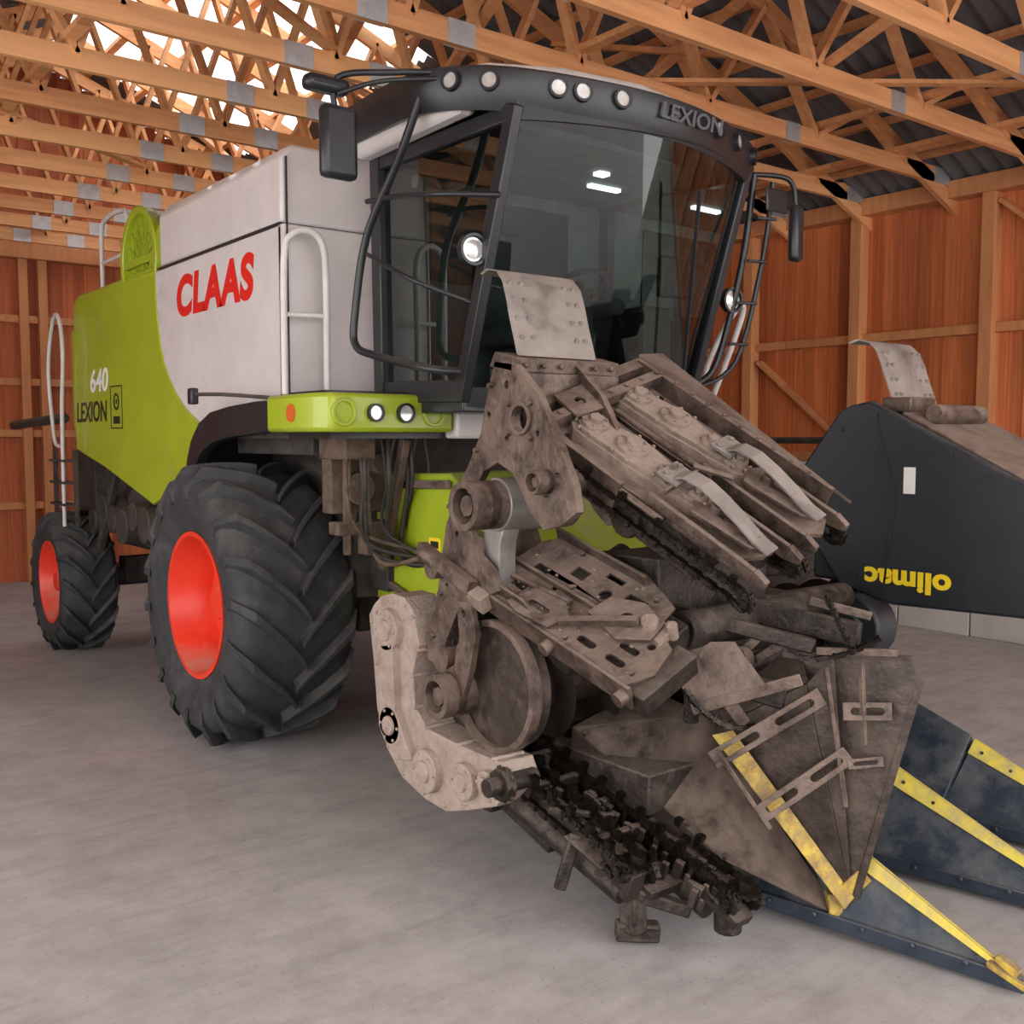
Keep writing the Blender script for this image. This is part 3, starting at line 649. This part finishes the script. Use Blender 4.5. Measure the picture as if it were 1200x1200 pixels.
# --- folded wing (upside-down row units on top)
def wing_top(mx,tag,full=True):
    W=frame((-1.32,-3.2,2.06),(.25,-.80,-.53),(.4,0,.085))
    X=Matrix() if mx is None else mx
    b=B('curved_guard'+tag,M_steel,X)
    pr=[(-3.13,2.34),(-3.10,2.42),(-3.07,2.50),(-3.045,2.58),(-3.015,2.65),(-2.965,2.70),(-2.90,2.715),(-2.85,2.70)]
    vs=[];fs=[]
    for i,(y,z) in enumerate(pr):
        for x in(-1.40,-.97): vs+= [(x+.02*(i/7),y,z),(x+.02*(i/7),y+.012,z+.008)]
    for i in range(len(pr)-1):
        o=4*i
        fs+=[(o,o+4,o+6,o+2),(o+1,o+3,o+7,o+5),(o,o+1,o+5,o+4),(o+2,o+6,o+7,o+3)]
    fs+=[(0,2,3,1),(28,29,31,30)]
    b.add(vs,fs); 
    for i in(1,2,3,4):
        y,z=pr[i]
        for x in(-1.36,-1.30,-1.06,-1.01): b.cyl((x,y-.008,z-.004),(x,y+.002,z),.012,n=8)
    b.done(K)
    b=B('cross_beam'+tag,M_dusty,X)
    b.prism([(-1.44,-3.14,2.27),(-1.44,-3.14,2.33),(-1.44,-3.02,2.36),(-1.44,-2.98,2.30)],(.6,0,0)); b.box(-1.42,-.86,-3.16,-3.05,2.17,2.27)
    if full: b.box(-1.40,-.4,-3.1,-2.95,1.90,2.10); b.box(-1.3,-.5,-2.95,-2.8,1.95,2.12)
    for i in range(6): b.cyl((-1.38+.095*i,-3.15,2.30),(-1.38+.095*i,-3.165,2.30),.013,n=6)
    b.done(K,bevel=.005)
    if not full: return
    b=B('wing_core'+tag,M_dark,W)
    b.box(.0,.85,.04,.62,-.22,-.05); b.box(.3,1.0,.15,.68,-.14,-.04); b.cyl((.05,.0,-.14),(.05,.8,-.14),.09); b.cyl((.5,.0,-.16),(.5,.75,-.16),.07)
    b.done(K,bevel=.01)
    b=B('wing_deck'+tag,M_dusty,W)
    b.plate([(-.02,-.02),(.35,-.02),(.5,.0),(.95,.03),(1.02,.18),(.98,.30),(.6,.33),(.3,.33),(.0,.34)],
            [slot(.12,.05,.08,.03),slot(.12,.22,.08,.03),circ(.86,.15,.02),circ(.9,.24,.02)],-.03,-.012)
    b.plate([(-.05,.36),(.6,.36),(1.0,.40),(1.08,.52),(1.02,.66),(.5,.70),(-.05,.70)],[slot(.2,.66,.12,.03),slot(.5,.66,.12,.03),slot(.8,.62,.12,.03)],-.03,-.012)
    b.box(-.08,.98,.70,.725,-.12,.07); b.box(-.08,.45,-.045,-.02,-.14,.02)
    b.slab([(-.1,.73,.07),(.95,.73,.05),(1.02,.90,-.06),(-.1,.93,.02)],.012)
    # horizontal cross members ahead of the gearboxes
    b.box(-.10,-.04,-.05,.75,.0,.06); b.box(.02,.07,-.03,.70,.03,.075)
    b.plate([(-.05,.08),(.10,.06),(.12,.24),(-.05,.26)],[circ(.03,.16,.025)],.075,.087)
    bolts(b,[(.05+.09*i,.712) for i in range(10)],.07,.009,.007); bolts(b,[(.045,.02+.11*i) for i in range(7)],.075,.010,.010)
    b.done(K,bevel=.004)
    b=B('row_gearboxes'+tag,M_cast,W)
    for w0,s0 in((.03,.10),(.38,.06)):
        cs=[(.05,.10,.085),(.24,.12,.10),(.44,.12,.075),(.58,.12,.055)]
        up=[];dn=[]
        for (x,y,r) in cs:
            up+= [(x-r*.4,y+r),(x+r*.4,y+r)]; dn+=[(x-r*.4,y-r),(x+r*.4,y-r)]
        o=[(-.04,.10),(-.03,.05)]+dn+[(.645,.10),(.645,.14)]+up[::-1]+[(-.03,.15)]
        b.plate([(s0+x,w0+y) for x,y in o],[],-.02,.035)
        b.plate([(s0+.30+(x-.30)*.92,w0+.12+(y-.12)*.88) for x,y in o],[],.035,.055)
        for (x,y,r) in cs:
            rr=r*.72; b.cyl((s0+x,w0+y,.05),(s0+x,w0+y,.072),rr,rr*.94,24); b.cyl((s0+x,w0+y,.068),(s0+x,w0+y,.092),rr*.5,rr*.45,16)
            bolts(b,[(s0+x+rr*.76*cos(k*pi/3),w0+y+rr*.76*sin(k*pi/3)) for k in range(6)],.072,.007,.008)
        bolts(b,[(s0+.30+(x-.30)*.95,w0+.12+(y-.12)*.92) for x,y in o],.05,.008,.010)
        b.box(s0+.62,s0+.70,w0+.08,w0+.16,-.03,.03)
    b.done(K,bevel=.005)
    b=B('gather_rails'+tag,M_dusty,W)
    for w0 in(.0,.25,.37,.62):
        b.box(.55,1.06,w0,w0+.022,-.03,.035)
        b.prism([(1.06,w0,-.03),(1.12,w0+.01,-.02),(1.12,w0+.01,.01),(1.06,w0,.035)],(0,.03,0))
    for w0 in(.05,.42):
        b.plate([(.72,w0+.0),(.98,w0+.03),(1.05,w0+.09),(.98,w0+.15),(.72,w0+.18),(.68,w0+.09)],[slot(.86,w0+.09,.14,.035)],.03,.05)
        b.cyl((.78,w0+.09,.045),(.78,w0+.09,.08),.028,n=14); b.cyl((.96,w0+.09,.045),(.96,w0+.09,.07),.020,n=12)
    b.cyl((.05,-.035,-.02),(.66,-.02,-.02),.014,n=10); b.cyl((.1,.345,.02),(.62,.35,.02),.013,n=10)
    b.beam((.56,.27,.07),(.70,.36,.07),.03,.015); b.beam((.60,.03,.06),(.60,.24,.075),.03,.012,(1,0,0))
    b.done(K,bevel=.004)
    b=B('straps'+tag,M_steel,W)
    for w0 in(.09,.46):
        pts=[(.58,.085),(.62,.115),(.70,.125),(.80,.11),(.90,.085),(.98,.06),(1.05,.055)]
        for (a,h),(c,h2) in zip(pts,pts[1:]): b.prism([(a,w0,h),(c,w0,h2),(c,w0,h2+.008),(a,w0,h+.008)],(0,.085-.02*(a-.58),0))
        b.box(.52,.62,w0-.02,w0+.11,.08,.092); bolts(b,[(.55,w0),(.55,w0+.09),(.60,w0+.045)],.09,.012,.012)
    b.done(K)
    b=B('gather_chains'+tag,M_chain,W)
    for w0 in(-.04,.30,.345,.665):
        lp=[(.02,w0,-.05),(1.10,w0,-.045),(1.13,w0,-.075),(1.10,w0,-.105),(.02,w0,-.12)]
        b.chain(lp,.034,.026,.026,up=(0,0,1),closed=True)
        for i in range(6): s=.1+.18*i; b.prism([(s,w0-.01,-.03),(s+.03,w0-.01,-.03),(s+.035,w0-.03,.01),(s+.01,w0-.035,.01)],(0,.02,0))
        b.sprocket((1.10,w0,-.075),(0,1,0),.042,.012,10); b.sprocket((.06,w0,-.085),(0,1,0),.05,.012,12)
    b.done(K)
wing_top(None,'')
MX=Matrix.Translation((0,-.25,-.18))@Matrix.Scale(-1,4,(1,0,0))
wing_top(MX,'_far',False)

# --- lower tilted deck (slotted plates)
D=frame((-1.42,-2.86,1.36),(.06,-.89,-.29),(.42,.0,.24))
b=B('slotted_deck',M_dusty,D)
b.plate([(.0,.02),(.10,-.01),(.92,.0),(.97,.1),(.93,.24),(.80,.30),(.78,.42),(.55,.50),(.1,.48),(.02,.38)],
   [slot(.80,.06,.10,.035),slot(.80,.14,.10,.035),slot(.64,.06,.10,.035),rect(.12,.20,.10,.15),rect(.12,.20,.22,.27),rect(.28,.36,.30,.36),circ(.42,.12,.02),circ(.5,.3,.03),rect(.42,.52,.38,.41),rect(.58,.68,.32,.37),circ(.3,.2,.014),circ(.7,.22,.02),circ(.86,.2,.018)],0,.012)
b.box(0,.95,-.02,-.005,-.09,.02); b.box(.02,.78,.20,.215,.01,.04); b.box(.05,.6,.44,.455,-.02,.06)
b.prism([(.02,.02,.01),(.12,.02,.07),(.30,.02,.07),(.40,.02,.01)],(0,.012,0))
b.plate([(.22,.0),(.30,-.02),(.48,.0),(.50,.10),(.42,.16),(.26,.14)],[slot(.36,.06,.12,.03)],.03,.042)
b.plate([(.55,.16),(.75,.12),(.86,.20),(.84,.30),(.7,.34),(.56,.28)],[circ(.7,.23,.03)],.035,.05)
b.beam((.5,.05,.05),(.78,.22,.09),.03,.03); b.cyl((.05,.12,.03),(.45,.16,.04),.013,n=8)
for s in(.08,.5,.92): b.cyl((s,-.06,-.03),(s,.0,-.03),.03,n=12)
bolts(b,[(.06,.06),(.06,.3),(.24,.42),(.48,.46),(.7,.4),(.56,.02),(.9,.05),(.74,.28),(.36,.24)],.012,.012,.014)
b.done(K,bevel=.003)
b=B('deck_clamps',M_cast,D)
b.cyl((.80,.26,.0),(.80,.26,.08),.035,n=16); b.box(.74,.88,.22,.32,.0,.035); b.cyl((.88,.30,.0),(.88,.30,.07),.022,n=12); b.box(.02,.12,-.07,-.01,-.05,.03)
for i in range(40):
    s=random.uniform(.03,.9); w=random.uniform(.02,.42); r=random.uniform(.004,.010)
    b.prism([(s,w,.01),(s+r*2,w+r*.4,.01),(s+r*1.5,w+r*1.8,.01),(s-r*.3,w+r*1.2,.01)],(r*.3,0,random.uniform(.005,.012)))
b.done(K,bevel=.003)
b=B('deck_underside',M_dark,D)
b.box(.05,.85,.02,.42,-.16,-.04); b.cyl((.5,.0,-.12),(.5,.6,-.12),.08); b.box(.9,1.0,.0,.3,-.12,-.02); b.cyl((.2,0,-.2),(.2,.7,-.2),.07)
b.done(K,bevel=.008)
b=B('mid_structure',M_dark)
b.cyl((-1.05,-3.30,1.08),(.1,-3.30,1.08),.10,n=28); b.cyl((-.95,-3.62,1.22),(-.2,-3.62,1.22),.08,n=24)
b.box(-1.1,-.2,-3.1,-2.75,1.0,1.35); b.box(-1.05,-.1,-3.55,-2.8,.45,.62); b.box(-.95,-.25,-3.5,-3.1,1.25,1.5)
b.beam((-.95,-3.2,1.1),(-.62,-3.9,.95),.05,.1); b.beam((-.9,-3.4,1.30),(-.58,-4.0,1.17),.04,.06); b.beam((-.6,-3.3,1.3),(-.45,-4.12,1.22),.04,.10)
b.cyl((-.85,-3.6,.95),(-.45,-3.75,1.1),.04); b.beam((-.8,-3.55,.8),(-.8,-3.55,1.2),.05,.05)
b.box(-.45,.45,-3.25,-2.75,.55,1.2); b.cyl((-.4,-3.4,1.2),(.5,-3.4,1.2),.07)
b.done(K,bevel=.008)
b=B('mid_brackets',M_dusty)
b.slab([(-.98,-3.5,1.16),(-.78,-3.76,1.18),(-.75,-3.9,1.02),(-.92,-3.66,.92)],.01); b.beam((-.85,-3.7,1.02),(-.7,-3.75,.82),.03,.06)
b.beam((-.92,-3.66,.9),(-.66,-4.0,1.05),.015,.05); b.cyl((-.75,-3.75,1.1),(-.70,-3.75,1.1),.05); b.beam((-.62,-4.0,1.36),(-.44,-4.16,1.30),.02,.035)
for i in range(5): 
    x=-.95+.08*i; b.beam((x,-3.55-.05*i,1.08),(x+.05,-3.62-.06*i,1.2-.03*(i%3)),.018,.04)
b.done(K,bevel=.004)
b=B('hanging_chains',M_chain)
def hang(p,q,sag,n=12):
    p=V(p);q=V(q); return [p.lerp(q,i/n)-V((0,0,sag*4*(i/n)*(1-i/n))) for i in range(n+1)]
b.chain(hang((-.58,-4.05,1.38),(-.52,-4.14,1.16),.0),.03,.02,.02,up=(1,0,0)); b.chain(hang((-.95,-3.65,.98),(-.74,-3.84,.84),.06),.03,.02,.02,up=(0,1,0)); b.chain(hang((-.7,-3.9,1.15),(-.45,-4.2,1.22),.05),.03,.02,.02,up=(0,1,0))
b.done(K)

# --- lower row unit at the near end
L=frame((-1.30,-2.82,.60),(0,-1.2,-.36),(1,0,0))
b=B('row_unit_frame',M_dark,L)
b.box(.0,.95,-.02,.06,-.12,.0); b.box(.0,1.15,.28,.36,-.12,.0); b.box(.0,.5,-.03,.42,-.2,-.08); b.box(.1,1.0,.06,.28,-.10,-.06)
for s in(.1,.3,.5,.7): b.box(s,s+.03,-.03,.36,-.02,.02)
b.cyl((.0,-.05,-.1),(.9,.02,-.12),.05); b.cyl((.0,.33,-.12),(1.1,.3,-.14),.045)
b.done(K,bevel=.006)
b=B('row_unit_chains',M_chain,L)
for w0,e in((-.03,.90),(.08,.95),(.25,1.22),(.36,1.24)):
    b.chain([(.0,w0,.03),(e,w0,.03),(e+.03,w0,0),(e,w0,-.04),(.0,w0,-.06)],.034,.028,.028,closed=True)
    b.sprocket((e-.01,w0,-.005),(0,1,0),.05,.014,10)
    for i in range(8):
        s=.08+.12*i
        if s<e: b.prism([(s,w0-.015,.04),(s+.03,w0-.015,.04),(s+.04,w0-.03,.09),(s+.012,w0-.035,.09)],(0,.03,0))
for w0,e in((.02,.92),(.31,1.22)): b.sprocket((e,w0,.04),(0,0,1),.065,.014,11); b.cyl((e,w0,.03),(e,w0,.08),.03,n=12)
b.done(K)
b=B('row_unit_mud',M_dark,L)
for i in range(120):
    s=random.uniform(0,1.15); w=random.uniform(-.05,.38); r=random.uniform(.008,.022)
    if w<.12 and s>.9: continue
    b.prism([(s,w,-.05),(s+r*2,w+r*.4,-.05),(s+r*1.5,w+r*1.8,-.05),(s-r*.3,w+r*1.2,-.05)],(r*.3,0,random.uniform(.04,.085)))
b.done(K,bevel=.004)
b=B('gather_tips',M_dark)
b.slab([(-1.40,-3.42,.42),(-1.22,-3.44,.42),(-1.18,-3.62,.33),(-1.36,-3.60,.33)],.02)
b.beam((-1.36,-3.45,.42),(-1.42,-3.42,.20),.03,.05); b.beam((-1.22,-3.62,.34),(-1.24,-3.66,.06),.07,.09,(0,1,0)); b.beam((-1.28,-3.60,.06),(-1.14,-3.70,.05),.07,.07)
b.beam((-1.2,-3.66,.20),(-1.05,-3.78,.14),.06,.05); b.beam((-1.30,-3.52,.30),(-1.20,-3.70,.22),.10,.04)
b.slab([(-1.08,-3.86,.28),(-.92,-3.86,.28),(-.95,-4.02,.18),(-1.05,-4.02,.18)],.05); b.cyl((-1.0,-3.93,.1),(-1.0,-3.93,.30),.055,n=12)
b.beam((-1.38,-3.3,.48),(-1.14,-3.44,.44),.03,.03)
b.done(K,bevel=.008)

# --- snout hoods near end (folded)
tip=V((-.48,-4.09,.05))
b=B('near_snout_hood',M_brownsh)
b.slab([(-1.02,-3.04,.70),(-.93,-3.86,.33),tuple(tip),(-.62,-3.46,.78)],.008)
b.slab([(-1.02,-3.04,.70),(-.93,-3.86,.33),(-.93,-3.86,.22),(-1.03,-3.04,.5)],.008)
b.slab([(-1.02,-3.04,.70),(-.62,-3.46,.78),(-.6,-3.1,.83)],.008)
for i in range(5):
    q=V((-1.01,-3.1,.69)).lerp(V((-.93,-3.84,.35)),i/4+.02); b.cyl(q,q+V((-.01,0,.02)),.012,n=8)
b.done(K,bevel=.002)
b=B('folded_snout',M_brownsh)
A1=V((-.72,-3.66,.80)); A2=V((-.60,-3.98,1.02)); A3=V((-.54,-4.06,1.14)); A4=V((-.34,-4.28,1.13)); A5=V((-.33,-4.31,1.05)); T=V((-.47,-4.13,.12)); A6=V((-.50,-3.86,1.10))
b.slab([A1,T,A2],.01); b.slab([A2,T,A6],.01); b.slab([A6,T+V((.01,0,0)),A5,A4],.012); b.slab([A2,A3,T],.008); b.beam(A6,A4,.02,.04); b.beam(A5,T,.02,.03); b.slab([A1,A2,A6,V((-.62,-3.5,.95))],.01)
b.done(K,bevel=.002)
b=B('yellow_edge_strip',M_rust)
b.slab([(-.815,-3.68,.78),(-.745,-3.73,.80),(-.475,-4.14,.16),(-.525,-4.13,.12)],.012); b.done(K,bevel=.003)
b=B('snout_tip',M_rust)
b.prism([(-.54,-4.06,.16),(-.43,-4.14,.16),(-.41,-4.14,.09),(-.47,-4.18,.005),(-.55,-4.08,.06)],(.05,.06,0)); b.beam((-.45,-4.14,.1),(-.37,-4.16,.23),.03,.03); b.beam((-.51,-4.10,.16),(-.43,-4.16,.25),.012,.07)
b.done(K,bevel=.004)
b=B('bracket_bars',M_dusty)
def bar(p,q,h=.09,th=.01,nrm=(-.6,-.75,.2),ns=2):
    p=V(p);q=V(q); F=frame(p,q-p,V(nrm).cross(q-p)); Lg=(q-p).length
    b.at(F); b.plate(rect(0,Lg,-h/2,h/2),[slot(Lg*(i+.5)/ns,0,Lg/ns*.7,h*.42) for i in range(ns)],0,th); b.at(Matrix())
bar((-.88,-3.74,.70),(-.58,-4.04,.98),.075); bar((-.78,-3.90,.50),(-.54,-4.14,.76),.075); bar((-.56,-4.12,.93),(-.41,-4.24,.93),ns=1,h=.07); bar((-.55,-4.14,.72),(-.43,-4.22,.73),ns=1,h=.04)
b.beam((-.58,-4.06,1.10),(-.55,-4.14,.55),.025,.015); b.beam((-.5,-4.16,1.12),(-.5,-4.18,.8),.02,.02); b.beam((-.88,-3.76,.75),(-.76,-3.94,.45),.02,.015); b.beam((-.60,-4.02,1.16),(-.38,-4.24,1.16),.02,.03)
b.done(K,bevel=.002)
# --- remaining centre row snouts on the floor
for i,(X,dx) in enumerate(((-.37,-.02),(.37,0),(1.10,0))):
    tp=V((X+dx,-4.78,.03)); 
    b=B('floor_snout_%d'%(i+1),M_navy)
    r0=V((X,-3.80,.44)); lft=V((X-.26,-3.74,.05)); rgt=V((X+.26,-3.74,.05)); back=V((X,-3.1,.70))
    lb=V((X-.24,-3.1,.30)); rb_=V((X+.24,-3.1,.30)); lm=V((X-.24,-3.76,.14)); rm=V((X+.24,-3.76,.14))
    b.add([tp,r0,lft,rgt],[(0,1,2),(0,3,1),(1,3,2),(0,2,3)])
    b.add([r0+V((0,.02,.02)),lm,rm,back,lb,rb_],[(0,1,4,3),(0,3,5,2),(1,2,5,4),(0,2,1),(3,4,5)])
    b.beam(lft+V((0,0,.02)),tp+V((0,0,.01)),.014,.06); b.beam(rgt+V((0,0,.02)),tp+V((0,0,.01)),.014,.06)
    for k in range(5):
        q=lft.lerp(tp,(k+.5)/5.5)+V((-.008,-.0,.03)); b.cyl(q,q+V((-.015,0,0)),.012,n=8)
    b.done(K,bevel=.004)
    b=B('ridge_strip_%d'%(i+1),M_yellow)
    nl_=((lft-r0).cross(tp-r0)).normalized(); nr_=((tp-r0).cross(rgt-r0)).normalized()
    if nl_.z<0: nl_=-nl_
    if nr_.z<0: nr_=-nr_
    sl=(lft-r0).normalized()*.085; sr=(rgt-r0).normalized()*.085
    b.prism([r0+nl_*.002,r0+sl+nl_*.002,tp+V((-.02,.10,.05)),tp+V((0,.04,.035))],nl_*.007)
    b.prism([r0+nr_*.002,r0+sr+nr_*.002,tp+V((.02,.10,.05)),tp+V((0,.04,.035))],nr_*.007)
    b.done(K,bevel=.002)
    b=B('strip_rivets_%d'%(i+1),M_dark)
    for k in range(6):
        q=r0.lerp(tp,(k+.4)/6.6)+sl*.5*(1-k/8); b.cyl(q,q+nl_*.014,.009,n=8)
    b.done(K)
    b=B('snout_point_%d'%(i+1),M_rust)
    b.prism([tp+V((-.045,.12,.045)),tp+V((.045,.12,.045)),tp+V((.03,-.02,.0)),tp+V((-.03,-.02,.0))],(0,0,.022)); b.beam(tp+V((0,.1,.08)),tp+V((0,.02,.045)),.04,.03); b.done(K,bevel=.004)
b=B('centre_row_decks',M_dark)
for X in(0,.73): b.box(X-.11,X-.03,-3.75,-3.0,.12,.22); b.box(X+.03,X+.11,-3.75,-3.0,.12,.22)
b.box(-.6,1.35,-3.2,-2.7,.3,.55)
b.done(K,bevel=.01)
# --- far wing end cover (black) with inverted maker name
b=B('end_cover_black',M_blkpanel)
oc=[(-2.96,1.68),(-3.02,1.80),(-3.28,2.14),(-3.34,2.17),(-3.46,2.19),(-4.24,1.80),(-4.75,1.53),(-4.95,1.36),(-4.85,1.26),(-4.3,1.19),(-3.6,1.17),(-3.3,1.24)]
b.yz(oc,.60,.66)
b.box(.66,.9,-3.6,-3.1,1.25,1.7)
b.cyl((.52,-3.42,1.04),(.70,-3.42,1.04),.17,n=30); b.cyl((.50,-3.42,1.04),(.54,-3.42,1.04),.08)
b.done(K,bevel=.015)
b=B('cover_creases',M_blkpanel)
b.beam((.597,-3.5,2.1),(.597,-3.62,1.72),.008,.012); b.beam((.597,-3.62,1.72),(.597,-3.56,1.2),.008,.012); b.beam((.597,-3.02,1.74),(.597,-3.62,1.72),.008,.012); b.beam((.597,-3.7,2.0),(.597,-4.7,1.5),.008,.012)
for y,z in((-3.1,1.78),(-3.3,2.05),(-3.5,2.12),(-3.9,1.93),(-4.3,1.72),(-3.4,1.3),(-3.8,1.22),(-4.3,1.26)): b.cyl((.60,y,z),(.588,y,z),.014,n=8)
b.done(K)
b=B('cover_top_frame',M_dusty)
b.box(.74,1.30,-3.5,-3.2,2.06,2.15); b.slab([(.67,-3.60,2.135),(1.3,-3.60,2.15),(1.3,-4.3,1.80),(.67,-4.3,1.775)],.03); b.box(.8,1.3,-4.2,-3.3,1.4,1.8)
b.box(.74,.98,-3.60,-3.44,2.13,2.21); b.cyl((.75,-3.72,2.12),(1.2,-3.72,2.12),.05)
b.done(K,bevel=.008)
b=B('cover_sticker',M_sticker); b.box(.594,.599,-3.72,-3.66,1.73,1.86); b.done(K)
text('decal_header',"olimac",(.594,-3.92,1.345),(radians(-90),0,radians(90)),.14,M_yeltxt,K,off=.006,space=1.05,sx=1.2)

# ------------------------------------------------------------ lamps, sky, camera
b=B('ceiling_lamp',mat('tube_glow',(1,.98,.94),emit=10))
b.box(-3.2,-1.7,-5.3,-5.2,4.45,4.5); o=b.done()
b=B('housing',M_white); b.box(-3.25,-1.65,-5.35,-5.15,4.5,4.59); b.done(o)

w=bpy.data.worlds.new('sky'); SC.world=w; w.use_nodes=True
bg=w.node_tree.nodes['Background']; bg.inputs[0].default_value=(1,.975,.965,1); bg.inputs[1].default_value=4.0
SC.view_settings.view_transform='Standard'

cam=bpy.data.cameras.new('camera'); co=bpy.data.objects.new('camera',cam); COL.objects.link(co)
cam.sensor_width=36; cam.lens=36; co.location=(-4.02,-6.44,2.0); co.rotation_euler=(radians(90-4.1),0,radians(-38))
SC.camera=co
